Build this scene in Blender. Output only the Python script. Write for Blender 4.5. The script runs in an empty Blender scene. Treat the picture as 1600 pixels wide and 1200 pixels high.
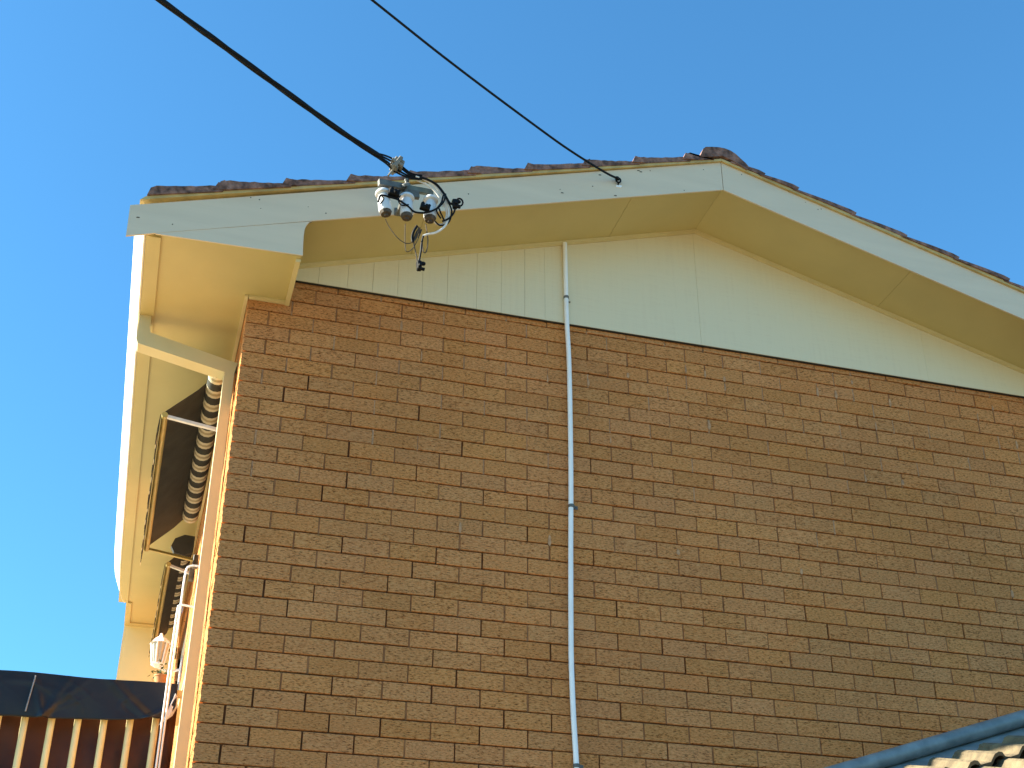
import bpy, bmesh, math, random
from mathutils import Vector, Matrix
random.seed(7)
scene = bpy.context.scene
COL = scene.collection
R_ = math.radians

# ------------------------------------------------------------------ camera
YAW, PITCH, ROLL = 0.2775, 0.5288, 0.0034
CAM = Vector((-0.3005, -6.2165, 1.5993))
fwd = Vector((math.sin(YAW) * math.cos(PITCH), math.cos(YAW) * math.cos(PITCH), math.sin(PITCH)))
r0 = Vector((math.cos(YAW), -math.sin(YAW), 0)); u0 = r0.cross(fwd)
right = math.cos(ROLL) * r0 + math.sin(ROLL) * u0
up = -math.sin(ROLL) * r0 + math.cos(ROLL) * u0
cd = bpy.data.cameras.new('camera')
cam = bpy.data.objects.new('camera', cd); COL.objects.link(cam)
m = Matrix((right, up, -fwd)).transposed().to_4x4(); m.translation = CAM
cam.matrix_world = m
cd.sensor_fit = 'HORIZONTAL'; cd.sensor_width = 36.0
cd.lens = 2121.43 / 1600 * 36.0
cd.clip_start = 0.05; cd.clip_end = 2000
scene.camera = cam

# ------------------------------------------------------------------ sky, sun, exposure
SUN_EL, SUN_AZ = R_(29.0), R_(11.5)         # sun behind the left eave: direction (-cos az, sin az)
to_sun = Vector((-math.cos(SUN_EL) * math.cos(SUN_AZ), math.cos(SUN_EL) * math.sin(SUN_AZ), math.sin(SUN_EL)))
w = bpy.data.worlds.new('World'); scene.world = w; w.use_nodes = True
nt = w.node_tree; nt.nodes.clear()
sky = nt.nodes.new('ShaderNodeTexSky'); sky.sky_type = 'NISHITA'; sky.sun_disc = False
sky.sun_elevation = SUN_EL
sky.sun_rotation = math.atan2(to_sun.x, to_sun.y)
sky.air_density = 1.0; sky.dust_density = 0.4; sky.ozone_density = 2.2; sky.altitude = 50
hs = nt.nodes.new('ShaderNodeMix'); hs.data_type = 'RGBA'; hs.blend_type = 'MULTIPLY'; hs.inputs[0].default_value = 1.0
hs.inputs[7].default_value = (0.355, 0.75, 0.905, 1)
bg = nt.nodes.new('ShaderNodeBackground'); bg.inputs['Strength'].default_value = 0.0925
wo = nt.nodes.new('ShaderNodeOutputWorld')
nt.links.new(sky.outputs[0], hs.inputs[6]); nt.links.new(hs.outputs[2], bg.inputs['Color'])
nt.links.new(bg.outputs[0], wo.inputs['Surface'])
sl = bpy.data.lights.new('sun', 'SUN'); sl.energy = 5.0; sl.angle = R_(0.53); sl.color = (1.0, 0.94, 0.77)
so = bpy.data.objects.new('sun', sl); COL.objects.link(so)
so.rotation_euler = to_sun.to_track_quat('Z', 'Y').to_euler(); so.location = (-20, 5, 20)
scene.view_settings.view_transform = 'Standard'; scene.view_settings.look = 'None'
scene.view_settings.gamma = 1.0; scene.view_settings.exposure = 1.9
scene.render.engine = 'CYCLES'
scene.cycles.max_bounces = 10; scene.cycles.diffuse_bounces = 6

# ------------------------------------------------------------------ materials
def mat(name, col, rough=0.6, var=0.0, nscale=6.0, bump=0.0, bscale=60.0, metal=0.0, stretch=(1, 1, 1), spec=0.5,
        col2=None, detail=6.0):
    mt = bpy.data.materials.new(name); mt.use_nodes = True
    t = mt.node_tree; b = t.nodes['Principled BSDF']
    b.inputs['Roughness'].default_value = rough; b.inputs['Metallic'].default_value = metal
    b.inputs['Specular IOR Level'].default_value = spec
    b.inputs['Base Color'].default_value = (*col, 1)
    tc = t.nodes.new('ShaderNodeTexCoord'); mp = t.nodes.new('ShaderNodeMapping')
    mp.inputs['Scale'].default_value = stretch
    t.links.new(tc.outputs['Object'], mp.inputs['Vector'])
    if var > 0 or col2:
        n = t.nodes.new('ShaderNodeTexNoise'); n.inputs['Scale'].default_value = nscale; n.inputs['Detail'].default_value = detail
        t.links.new(mp.outputs[0], n.inputs['Vector'])
        cr = t.nodes.new('ShaderNodeValToRGB')
        c2 = col2 or tuple(min(1, c * (1 + var)) for c in col)
        c1 = col if col2 else tuple(c * (1 - var) for c in col)
        cr.color_ramp.elements[0].position = 0.32; cr.color_ramp.elements[1].position = 0.68
        cr.color_ramp.elements[0].color = (*c1, 1); cr.color_ramp.elements[1].color = (*c2, 1)
        t.links.new(n.outputs['Fac'], cr.inputs['Fac']); t.links.new(cr.outputs['Color'], b.inputs['Base Color'])
    if bump > 0:
        n2 = t.nodes.new('ShaderNodeTexNoise'); n2.inputs['Scale'].default_value = bscale; n2.inputs['Detail'].default_value = 5
        t.links.new(mp.outputs[0], n2.inputs['Vector'])
        bp = t.nodes.new('ShaderNodeBump'); bp.inputs['Strength'].default_value = bump; bp.inputs['Distance'].default_value = 0.01
        t.links.new(n2.outputs['Fac'], bp.inputs['Height']); t.links.new(bp.outputs['Normal'], b.inputs['Normal'])
    return mt

def brick_mat():
    mt = bpy.data.materials.new('rustic_brick'); mt.use_nodes = True
    t = mt.node_tree; L = t.links.new; b = t.nodes['Principled BSDF']; b.inputs['Roughness'].default_value = 0.9
    b.inputs['Specular IOR Level'].default_value = 0.15
    at = t.nodes.new('ShaderNodeAttribute'); at.attribute_name = 'tint'
    tc = t.nodes.new('ShaderNodeTexCoord')
    ad = t.nodes.new('ShaderNodeVectorMath'); ad.operation = 'ADD'
    sc = t.nodes.new('ShaderNodeVectorMath'); sc.operation = 'SCALE'; sc.inputs['Scale'].default_value = 37.0
    L(at.outputs['Color'], sc.inputs[0]); L(tc.outputs['Object'], ad.inputs[0]); L(sc.outputs[0], ad.inputs[1])
    mp = t.nodes.new('ShaderNodeMapping'); mp.inputs['Scale'].default_value = (1, 1, 3.6); L(ad.outputs[0], mp.inputs['Vector'])
    n = t.nodes.new('ShaderNodeTexNoise'); n.inputs['Scale'].default_value = 58; n.inputs['Detail'].default_value = 8; n.inputs['Roughness'].default_value = 0.72
    L(mp.outputs[0], n.inputs['Vector'])
    cr = t.nodes.new('ShaderNodeValToRGB'); e = cr.color_ramp.elements
    e[0].position = 0.37; e[0].color = (0.12, 0.042, 0.013, 1); e[1].position = 0.455; e[1].color = (0.65, 0.265, 0.092, 1)
    e3 = cr.color_ramp.elements.new(0.66); e3.color = (0.84, 0.415, 0.172, 1)
    L(n.outputs['Fac'], cr.inputs['Fac'])
    hv = t.nodes.new('ShaderNodeHueSaturation')
    sp = t.nodes.new('ShaderNodeSeparateColor'); L(at.outputs['Color'], sp.inputs[0])
    mr = t.nodes.new('ShaderNodeMapRange'); mr.inputs[3].default_value = 0.98; mr.inputs[4].default_value = 1.11; L(sp.outputs[0], mr.inputs[0])
    mh = t.nodes.new('ShaderNodeMapRange'); mh.inputs[3].default_value = 0.499; mh.inputs[4].default_value = 0.5015; L(sp.outputs[1], mh.inputs[0])
    ms = t.nodes.new('ShaderNodeMapRange'); ms.inputs[3].default_value = 0.99; ms.inputs[4].default_value = 1.03; L(sp.outputs[2], ms.inputs[0])
    n0 = t.nodes.new('ShaderNodeTexNoise'); n0.inputs['Scale'].default_value = 0.9; n0.inputs['Detail'].default_value = 4
    L(tc.outputs['Object'], n0.inputs['Vector'])
    m0 = t.nodes.new('ShaderNodeMapRange'); m0.inputs[1].default_value = 0.3; m0.inputs[2].default_value = 0.7; m0.inputs[3].default_value = 0.90; m0.inputs[4].default_value = 1.10
    L(n0.outputs['Fac'], m0.inputs[0])
    mm = t.nodes.new('ShaderNodeMath'); mm.operation = 'MULTIPLY'; L(m0.outputs[0], mm.inputs[0]); L(mr.outputs[0], mm.inputs[1])
    L(mm.outputs[0], hv.inputs['Value']); L(mh.outputs[0], hv.inputs['Hue']); L(ms.outputs[0], hv.inputs['Saturation'])
    L(cr.outputs['Color'], hv.inputs['Color'])
    L(hv.outputs[0], b.inputs['Base Color'])
    mp2 = t.nodes.new('ShaderNodeMapping'); mp2.inputs['Scale'].default_value = (1, 1, 4.0); L(ad.outputs[0], mp2.inputs['Vector'])
    n2 = t.nodes.new('ShaderNodeTexNoise'); n2.inputs['Scale'].default_value = 50; n2.inputs['Detail'].default_value = 6; n2.inputs['Roughness'].default_value = 0.7
    L(mp2.outputs[0], n2.inputs['Vector'])
    bp = t.nodes.new('ShaderNodeBump'); bp.inputs['Strength'].default_value = 1.0; bp.inputs['Distance'].default_value = 0.016
    L(n2.outputs['Fac'], bp.inputs['Height']); L(bp.outputs['Normal'], b.inputs['Normal'])
    return mt

def clad_mat():
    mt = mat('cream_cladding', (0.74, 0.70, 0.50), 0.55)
    t = mt.node_tree; L = t.links.new; b = t.nodes['Principled BSDF']
    tc = t.nodes['Texture Coordinate']
    mp = t.nodes.new('ShaderNodeMapping'); mp.inputs['Scale'].default_value = (1.5, 1, 30); L(tc.outputs['Object'], mp.inputs[0])
    n = t.nodes.new('ShaderNodeTexNoise'); n.inputs['Scale'].default_value = 3.2; n.inputs['Detail'].default_value = 6; L(mp.outputs[0], n.inputs[0])
    mp3 = t.nodes.new('ShaderNodeMapping'); mp3.inputs['Scale'].default_value = (26, 1, 1.2); L(tc.outputs['Object'], mp3.inputs[0])
    n3 = t.nodes.new('ShaderNodeTexNoise'); n3.inputs['Scale'].default_value = 2.0; n3.inputs['Detail'].default_value = 5; L(mp3.outputs[0], n3.inputs[0])
    a = t.nodes.new('ShaderNodeMath'); a.operation = 'ADD'; L(n.outputs['Fac'], a.inputs[0]); L(n3.outputs['Fac'], a.inputs[1])
    bp = t.nodes.new('ShaderNodeBump'); bp.inputs['Strength'].default_value = 0.16; bp.inputs['Distance'].default_value = 0.005
    L(a.outputs[0], bp.inputs['Height']); L(bp.outputs['Normal'], b.inputs['Normal'])
    cr = t.nodes.new('ShaderNodeValToRGB'); cr.color_ramp.elements[0].position = 0.75; cr.color_ramp.elements[1].position = 1.2
    cr.color_ramp.elements[0].color = (0.69, 0.592, 0.40, 1); cr.color_ramp.elements[1].color = (0.715, 0.62, 0.42, 1)
    L(a.outputs[0], cr.inputs[0]); L(cr.outputs[0], b.inputs['Base Color'])
    return mt

M = {}
M['brick'] = brick_mat()
M['mortar'] = mat('mortar', (0.13, 0.050, 0.018), 0.95, 0.25, 30, 0.4, 120)
M['perp'] = mat('brown_mortar', (0.30, 0.130, 0.050), 0.95, 0.3, 30, 0.5, 120)
M['mortar_smear'] = mat('pale_mortar', (0.46, 0.25, 0.13), 0.95, 0.3, 40, 0.4, 120)
M['clad'] = clad_mat()
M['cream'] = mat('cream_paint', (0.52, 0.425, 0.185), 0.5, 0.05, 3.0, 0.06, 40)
M['barge'] = mat('pale_barge_paint', (0.66, 0.545, 0.40), 0.55, 0.04, 5.0, 0.10, 30, stretch=(0.3, 1, 3))
M['beadcol'] = mat('yellowed_paint', (0.50, 0.36, 0.14), 0.6, 0.2, 14)
M['trim'] = mat('pale_cream_trim', (0.64, 0.53, 0.28), 0.5, 0.04, 8)
M['panel'] = mat('pale_yellow_paint', (0.80, 0.73, 0.38), 0.5, 0.04, 4)
M['crack_and_shadow'] = mat('dark_gap_and_shadow', (0.03, 0.025, 0.02), 0.9, 0.2)
M['gutter'] = mat('white_gutter_paint', (0.86, 0.83, 0.74), 0.4, 0.03, 8)
M['pipecream'] = mat('cream_downpipe_paint', (0.57, 0.49, 0.27), 0.45, 0.04, 6)
M['white'] = mat('white_plastic', (0.86, 0.86, 0.86), 0.35, 0.04, 12)
M['tile'] = mat('weathered_tile', (0.070, 0.034, 0.025), 0.88, 0, 26, 1.0, 45, col2=(0.34, 0.18, 0.135))
M['tileroof'] = mat('tan_tile', (0.085, 0.062, 0.036), 0.9, 0, 11, 1.0, 50, col2=(0.22, 0.165, 0.09))
M['black'] = mat('black_rubber', (0.006, 0.006, 0.007), 0.6, 0.3, 20, spec=0.18)
M['greywire'] = mat('weathered_grey_wire', (0.72, 0.66, 0.60), 0.5, 0.15, 30)
M['ceramic'] = mat('white_ceramic', (0.62, 0.62, 0.63), 0.22, 0.04, 20)
M['brownin'] = mat('brown_ceramic', (0.055, 0.038, 0.024), 0.6, 0.4, 40)
M['galv'] = mat('galvanised_steel', (0.13, 0.13, 0.12), 0.6, 0.3, 25, metal=0.3)
M['galvgreen'] = mat('green_grey_steel', (0.13, 0.16, 0.14), 0.6, 0.25, 25, metal=0.2)
M['clampcol'] = mat('grey_brown_clamp', (0.20, 0.18, 0.145), 0.6, 0.3, 40)
M['awndark'] = mat('green_and_shaded_canvas', (0.030, 0.030, 0.022), 0.85, 0.3, 10, 0.2, 300)
M['awncream'] = mat('cream_canvas', (0.62, 0.55, 0.38), 0.8, 0.1, 20, 0.2, 300)
M['awnline'] = mat('tan_canvas', (0.36, 0.30, 0.17), 0.8, 0.1, 20, 0.2, 300)
M['olive'] = mat('olive_gold_metal', (0.42, 0.33, 0.10), 0.4, 0.1, 10, metal=0.3)
M['alu'] = mat('grey_aluminium', (0.62, 0.62, 0.62), 0.4, 0.1, 20, metal=0.5)
M['tarp'] = mat('black_plastic_sheet', (0.014, 0.012, 0.013), 0.36, 0.3, 6, 0.0, 18, spec=0.34)
M['tarpunder'] = mat('silver_plastic_back', (0.62, 0.64, 0.68), 0.4, 0.1, 9)
M['glint_grey'] = mat('glint_plastic', (0.20, 0.20, 0.21), 0.4, 0.3, 20)
M['brownsheet'] = mat('brown_plastic_sheet', (0.045, 0.013, 0.007), 0.55, 0, 4, 0.5, 5, col2=(0.11, 0.035, 0.015), spec=0.3)
M['bal'] = mat('cream_steel_baluster', (0.82, 0.68, 0.34), 0.5, 0.06, 9)
M['zinc'] = mat('blue_grey_metal', (0.25, 0.26, 0.25), 0.5, 0.3, 9, metal=0.25)
M['ground'] = mat('dry_lawn', (0.16, 0.125, 0.062), 0.95, 0, 0.7, 0.3, 12, col2=(0.22, 0.17, 0.09))
M['bounce_warm'] = mat('warm_bounce', (0.62, 0.50, 0.27), 0.95, 0, 2.0, 0.3, 12, col2=(0.70, 0.57, 0.33))
M['concrete'] = mat('concrete', (0.42, 0.37, 0.29), 0.9, 0.12, 4, 0.3, 40)
M['glass'] = mat('dark_window_glass', (0.02, 0.025, 0.03), 0.05, 0)
M['terracotta'] = mat('terracotta', (0.50, 0.22, 0.08), 0.8, 0.15, 20)
M['leaf'] = mat('leaf_green', (0.07, 0.11, 0.03), 0.6, 0.4, 30)
M['lampglass'] = mat('frosted_lamp_panel', (0.50, 0.46, 0.34), 0.3, 0.05, 20)

# ------------------------------------------------------------------ mesh helpers
class MB:
    def __init__(self): self.v = []; self.f = []; self.mi = []; self.t = []
    def add(self, vs, fs, mi=0, tint=None):
        o = len(self.v); self.v += [tuple(p) for p in vs]
        self.f += [tuple(o + i for i in f) for f in fs]; self.mi += [mi] * len(fs); self.t += [tint] * len(fs)
        return self
    def box(self, x0, x1, y0, y1, z0, z1, mi=0, tint=None):
        vs = [(x, y, z) for x in (x0, x1) for y in (y0, y1) for z in (z0, z1)]
        return self.add(vs, [(0, 1, 3, 2), (4, 6, 7, 5), (0, 4, 5, 1), (2, 3, 7, 6), (0, 2, 6, 4), (1, 5, 7, 3)], mi, tint)
    def bbox(self, x0, x1, y0, y1, z0, z1, b=0.003, mi=0, tint=None):
        lo = (x0, y0, z0); hi = (x1, y1, z1); vs = []; idx = {}
        for sx in (0, 1):
            for sy in (0, 1):
                for sz in (0, 1):
                    s = (sx, sy, sz)
                    for ax in range(3):
                        p = [(hi[k] - (b if k != ax else 0)) if s[k] else (lo[k] + (b if k != ax else 0)) for k in range(3)]
                        idx[(s, ax)] = len(vs); vs.append(p)
        fs = []
        for ax in range(3):
            a, c = (ax + 1) % 3, (ax + 2) % 3
            for sd in (0, 1):
                q = []
                for (i, j) in ((0, 0), (1, 0), (1, 1), (0, 1)):
                    s = [0, 0, 0]; s[ax] = sd; s[a] = i; s[c] = j; q.append(idx[(tuple(s), ax)])
                fs.append(q if sd else q[::-1])
            for i in (0, 1):
                for j in (0, 1):
                    s0 = [0, 0, 0]; s0[a] = i; s0[c] = j; s1 = list(s0); s0[ax] = 0; s1[ax] = 1; s0 = tuple(s0); s1 = tuple(s1)
                    fs.append([idx[(s0, a)], idx[(s1, a)], idx[(s1, c)], idx[(s0, c)]])
        for sx in (0, 1):
            for sy in (0, 1):
                for sz in (0, 1):
                    s = (sx, sy, sz); fs.append([idx[(s, 0)], idx[(s, 1)], idx[(s, 2)]])
        return self.add(vs, fs, mi, tint)
    def prism(self, poly, y0, y1, mi=0, tint=None, axis='y'):
        n = len(poly); f = {'y': lambda a, b, d: (a, d, b), 'x': lambda a, b, d: (d, a, b), 'z': lambda a, b, d: (a, b, d)}[axis]
        vs = [f(a, b, y0) for a, b in poly] + [f(a, b, y1) for a, b in poly]
        fs = [tuple(range(n)), tuple(range(2 * n - 1, n - 1, -1))] + [(i, i + n, (i + 1) % n + n, (i + 1) % n) for i in range(n)]
        return self.add(vs, fs, mi, tint)
    def sweep(self, pts, prof, mi=0, mis=None, closed=True, fixed=None):
        # pts: centreline; prof: list of (a,b) offsets in the frame (side, upish)
        P = [Vector(p) for p in pts]; n = len(prof); vs = []; fs = []; mm = []
        up_ = Vector((0, 0, 1)); last = None
        for i, p in enumerate(P):
            d = (P[min(i + 1, len(P) - 1)] - P[max(i - 1, 0)]).normalized()
            if fixed: s, u = Vector(fixed[0]), Vector(fixed[1])
            else:
                if last is None:
                    s = d.cross(up_)
                    if s.length < 1e-3: s = d.cross(Vector((0, 1, 0)))
                    s.normalize()
                else:
                    s = (last - d * last.dot(d)).normalized()
                last = s; u = s.cross(d)
            vs += [p + s * a + u * b for a, b in prof]
        for i in range(len(P) - 1):
            for j in range(n):
                fs.append((i * n + j, i * n + (j + 1) % n, (i + 1) * n + (j + 1) % n, (i + 1) * n + j))
                mm.append(mis[i % len(mis)] if mis else mi)
        fs.append(tuple(range(n))[::-1]); mm.append(mi); fs.append(tuple(range((len(P) - 1) * n, len(P) * n))); mm.append(mi)
        o = len(self.v); self.v += [tuple(p) for p in vs]; self.f += [tuple(o + i for i in f) for f in fs]; self.mi += mm; self.t += [None] * len(fs)
        return self
    def tube(self, pts, r, n=8, mi=0, mis=None):
        return self.sweep(pts, [(r * math.cos(k * 2 * math.pi / n), r * math.sin(k * 2 * math.pi / n)) for k in range(n)], mi, mis)
    def lathe(self, prof, c, ax=(0, 0, 1), n=20, mi=0, mis=None):
        # prof: (r, h) along axis
        a = Vector(ax).normalized(); s = a.cross(Vector((0.3, 1, 0.1))).normalized(); u = a.cross(s); c = Vector(c)
        vs = []; fs = []; mm = []
        for r, h in prof:
            vs += [c + a * h + (s * math.cos(k * 2 * math.pi / n) + u * math.sin(k * 2 * math.pi / n)) * r for k in range(n)]
        for i in range(len(prof) - 1):
            for j in range(n):
                fs.append((i * n + j, i * n + (j + 1) % n, (i + 1) * n + (j + 1) % n, (i + 1) * n + j)); mm.append(mis[i] if mis else mi)
        fs.append(tuple(range(n))[::-1]); mm.append(mis[0] if mis else mi)
        fs.append(tuple(range((len(prof) - 1) * n, len(prof) * n))); mm.append(mis[-1] if mis else mi)
        o = len(self.v); self.v += [tuple(p) for p in vs]; self.f += [tuple(o + i for i in f) for f in fs]; self.mi += mm; self.t += [None] * len(fs)
        return self
    def build(self, name, mats, parent=None, smooth=False, recalc=True, tint=False):
        me = bpy.data.meshes.new(name)
        org = Vector((0, 0, 0))
        me.from_pydata(self.v, [], self.f)
        for k in (mats if isinstance(mats, (list, tuple)) else [mats]): me.materials.append(M[k] if isinstance(k, str) else k)
        me.polygons.foreach_set('material_index', self.mi)
        if tint:
            ca = me.color_attributes.new('tint', 'FLOAT_COLOR', 'CORNER'); vals = []
            for p, tt in zip(me.polygons, self.t):
                tt = tt or (0.5, 0.5, 0.5); vals += [tt[0], tt[1], tt[2], 1.0] * p.loop_total
            ca.data.foreach_set('color', vals)
        if recalc:
            bm = bmesh.new(); bm.from_mesh(me); bmesh.ops.recalc_face_normals(bm, faces=bm.faces[:]); bm.to_mesh(me); bm.free()
        if smooth:
            me.polygons.foreach_set('use_smooth', [True] * len(me.polygons))
            try: me.set_sharp_from_angle(angle=R_(40))
            except Exception: pass
        o = bpy.data.objects.new(name, me); COL.objects.link(o)
        if parent: 
            o.parent = parent; o.matrix_parent_inverse = Matrix.Translation(parent.location).inverted() if parent.type == 'EMPTY' else Matrix()
        return o

def tag(o, label=None, cat=None, group=None, kind=None):
    for k, v in (('label', label), ('category', cat), ('group', group), ('kind', kind)):
        if v: o[k] = v
    return o
def thing(name, label, cat, loc=(0, 0, 0), group=None):
    o = bpy.data.objects.new(name, None); COL.objects.link(o); o.location = loc; o.empty_display_size = 0.2
    return tag(o, label, cat, group)

def spline(pts, k=6):
    P = [Vector(p) for p in pts]; out = []
    for i in range(len(P) - 1):
        a, b, c, d = P[max(i - 1, 0)], P[i], P[i + 1], P[min(i + 2, len(P) - 1)]
        for j in range(k):
            t = j / k
            out.append(0.5 * ((2 * b) + (c - a) * t + (2 * a - 5 * b + 4 * c - d) * t * t + (3 * b - a - 3 * c + d) * t ** 3))
    out.append(P[-1]); return out

# ------------------------------------------------------------------ ground
g = MB(); g.add([(-400, -400, 0), (400, -400, 0), (400, 400, 0), (-400, 400, 0)], [(0, 1, 2, 3)])
tag(g.build('ground', 'ground'), 'dry lawn around the brick house', None, kind='structure')
g = MB(); g.box(-14.0, -0.02, -0.6, 30.0, -0.1, 0.02)  # unseen slab, added to throw warm sunlight up under the eave
tag(g.build('bounce_slab', 'bounce_warm'), 'unseen warm slab added beside the house to bounce sunlight onto the eave', None, kind='structure')

# ------------------------------------------------------------------ house
ZK = lambda k: 3.19 + 0.0895 * k
CO = 0.0895
RIDGE = 2.633; SL, SR = 0.3075, 0.2936
WX = 5.26; WY = 5.36; ZS = 5.675; OV = 0.43
zb = lambda x: 6.637 - (SL * (RIDGE - x) if x < RIDGE else SR * (x - RIDGE))     # lower edge of the barge boards
house = thing('brick_house', 'brown brick house with cream gable end, wide eaves and brown tiled roof', 'house', (2.6, 2.6, 0))

def rt(): return (random.random(), random.random(), random.random())
fw = MB(); sw = MB()
wins = [(0.75, 2.30, 4.05, 5.22), (3.05, 4.55, 4.05, 5.22)]     # openings in the left wall (y0, y1, z0, z1)
def jag(x0, x1, z0, z1):
    n = 9; p = [(x1, z0)]
    for i in range(n + 1): p.append((x0 + random.uniform(-0.004, 0.0015), z0 + (z1 - z0) * i / n))
    return p + [(x1, z1)]
for c in range(-36, 30):
    z0 = ZK(c) + 0.0036; z1 = ZK(c + 1) - 0.0036
    if c == 29: z1 = 5.86
    even = c % 2 == 0
    x = 0.24 if not even else 0.12
    # corner brick
    if z0 < ZS:
        if even: fw.prism(jag(0, 0.11, z0, z1), 0.0, 0.23, 0, rt())
        else: fw.prism(jag(0, 0.23, z0, z1), 0.0, 0.11, 0, rt())
    first = True
    while x < WX - 0.02:
        x1 = min(x + 0.2325, WX); j = random.uniform(-0.0015, 0.0015); dz = random.uniform(-0.0012, 0.0012)
        dy = random.uniform(-0.0022, 0.0022)
        if not (c == 29 and False):
            fw.bbox(x + j, x1 + j + random.uniform(-0.001, 0.001), dy, 0.10, z0 + dz, z1 + dz + random.uniform(-0.001, 0.001), 0.0022, 0, rt())
        # mortar in the upright joint: flush and pale high on the wall, raked lower down
        hi = max(0.0, min(1.0, (c - 6) / 18.0))
        rr = random.random()
        if rr < 0.55 + 0.40 * hi + 0.25 * (x > 2.0):
            fw.box(x - 0.0084, x + 0.0012, 0.0030 + random.random() * 0.004, 0.05, z0 - 0.002, z1 + 0.001, 2 if hi > 0.5 and random.random() < 0.1 + 0.4 * hi * hi else 3)
        x += 0.24
    # left wall
    y = 0.24 if even else 0.12
    while y < WY - 0.02:
        y1 = min(y + 0.23, WY); segs = [(y, y1)]
        for (a, b, c0, c1) in wins:
            if z1 > c0 and z0 < c1:
                ns = []
                for (p, q) in segs:
                    if q <= a or p >= b: ns.append((p, q))
                    else:
                        if p < a: ns.append((p, a))
                        if q > b: ns.append((b, q))
                segs = ns
        for p, q in segs:
            if q - p > 0.02: sw.bbox(random.uniform(-0.002, 0.002), 0.10, p, q, z0, min(z1, ZS - 0.003), 0.0022, 0, rt()) if z0 < ZS - 0.02 else None
        y += 0.24
fw.box(0.014, WX, 0.014, 0.2, 0, 5.86, 1)
sw.box(0.011, 0.2, 0.2, WY, 0, 4.05, 1)
sw.box(0.011, 0.2, 0.2, WY, 5.22, ZS - 0.002, 1)
ys = [0.2] + [v for wn in wins for v in wn[:2]] + [WY]
for i in range(0, len(ys), 2): sw.box(0.011, 0.2, ys[i], ys[i + 1], 4.05, 5.22, 1)
for i in range(26):      # pale mortar smears, mostly high on the right
    x = random.choice((random.uniform(2.6, 5.0), random.uniform(2.6, 5.0), random.uniform(0.4, 2.6))); c = random.choice((28, 28, 27, 27, 26, 25, 23, 21, 14))
    x = round(x / 0.12) * 0.12 - 0.004; z = ZK(c) + random.uniform(0.01, 0.05); w_ = random.uniform(0.004, 0.011); h_ = random.uniform(0.012, 0.036)
    fw.prism([(x + jit0 * w_ , z + k0 * h_) for jit0, k0 in ((-1, -0.6), (0.2, -1), (1, -0.3), (0.6, 0.8), (-0.3, 1), (-0.8, 0.4))], -0.0036, -0.001, 2)
fw.build('front_wall', ['brick', 'mortar', 'mortar_smear', 'perp'], house, tint=True)
sw.build('side_wall', ['brick', 'mortar', 'mortar_smear'], house, tint=True)
bw = MB(); bw.box(WX - 0.2, WX, 0.2, WY, 0, 6.0); bw.box(0.2, WX - 0.2, WY - 0.2, WY, 0, 5.8)
bw.build('back_wall', 'mortar', house)
for (a, b, c0, c1) in wins:
    wf = MB()
    for q in (MB,):
        wf.box(0.03, 0.09, a, b, c0, c0 + 0.05); wf.box(0.03, 0.09, a, b, c1 - 0.05, c1)
        wf.box(0.03, 0.09, a, a + 0.05, c0 + 0.05, c1 - 0.05); wf.box(0.03, 0.09, b - 0.05, b, c0 + 0.05, c1 - 0.05)
        mid = (a + b) / 2; wf.box(0.032, 0.088, mid - 0.03, mid + 0.03, c0 + 0.05, c1 - 0.05)
    wo_ = wf.build('window', 'white', house)
    MB().box(0.055, 0.062, a + 0.05, b - 0.05, c0 + 0.05, c1 - 0.05).build('pane', 'glass', wo_)
    MB().box(-0.03, 0.03, a - 0.04, b + 0.04, c0 - 0.05, c0 - 0.004).build('sill', 'cream', wo_)

# gable cladding: sheets with fine open joints
cl = MB()
js = [0.232, 0.36, 0.52, 0.66, 0.80, 0.94, 1.084, 1.254, 1.40, 1.539, 1.66, 1.775, 2.62, 4.12, WX]
for a, b in zip(js[:-1], js[1:]):
    gap = 0.0012 if b < 1.7 else 0.0007
    a2, b2 = a + gap / 2, b - gap / 2
    top = [(b2, zb(b2) + 0.03)] + ([(RIDGE, zb(RIDGE) + 0.03)] if a2 < RIDGE < b2 else []) + [(a2, zb(a2) + 0.03)]
    cl.prism([(a2, 5.82), (b2, 5.82)] + top, -0.020 + random.uniform(-0.001, 0.001), -0.004)
cl.box(0.236, WX, -0.009, -0.0035, 5.823, 5.9, 1)
cl.build('gable_cladding', ['clad', 'crack_and_shadow'], house)
MB().box(0.236, WX, -0.0170, -0.0030, 5.8150, 5.8192).build('cladding_shadow', 'crack_and_shadow', house)  # dark strip drawn as the shadow line under the cladding edge
# sloping soffit sheets under the verge
sf = MB()
for (a, b) in ((0.22, 0.86), (0.862, 2.06), (2.062, RIDGE), (RIDGE + 0.001, 3.83), (3.832, 5.6)):
    h = 0.014
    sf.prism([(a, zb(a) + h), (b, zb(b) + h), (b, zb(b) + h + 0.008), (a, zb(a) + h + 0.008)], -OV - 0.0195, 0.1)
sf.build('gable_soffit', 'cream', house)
# quad moulding between cladding and soffit
tr = MB()
def rake(mb, xa, xb, y0, y1, d0, d1):
    mb.prism([(xa, zb(xa) + d0), (xb, zb(xb) + d0), (xb, zb(xb) + d1), (xa, zb(xa) + d1)], y0, y1)
for a, b in ((0.22, RIDGE - 0.0005), (RIDGE + 0.0005, 5.5)):
    rake(tr, a, b, -0.040, -0.0215, -0.004, 0.0135); rake(tr, a, b, -0.034, -0.0217, -0.009, -0.0042)
tr.build('gable_moulding', 'trim', house)
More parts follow.
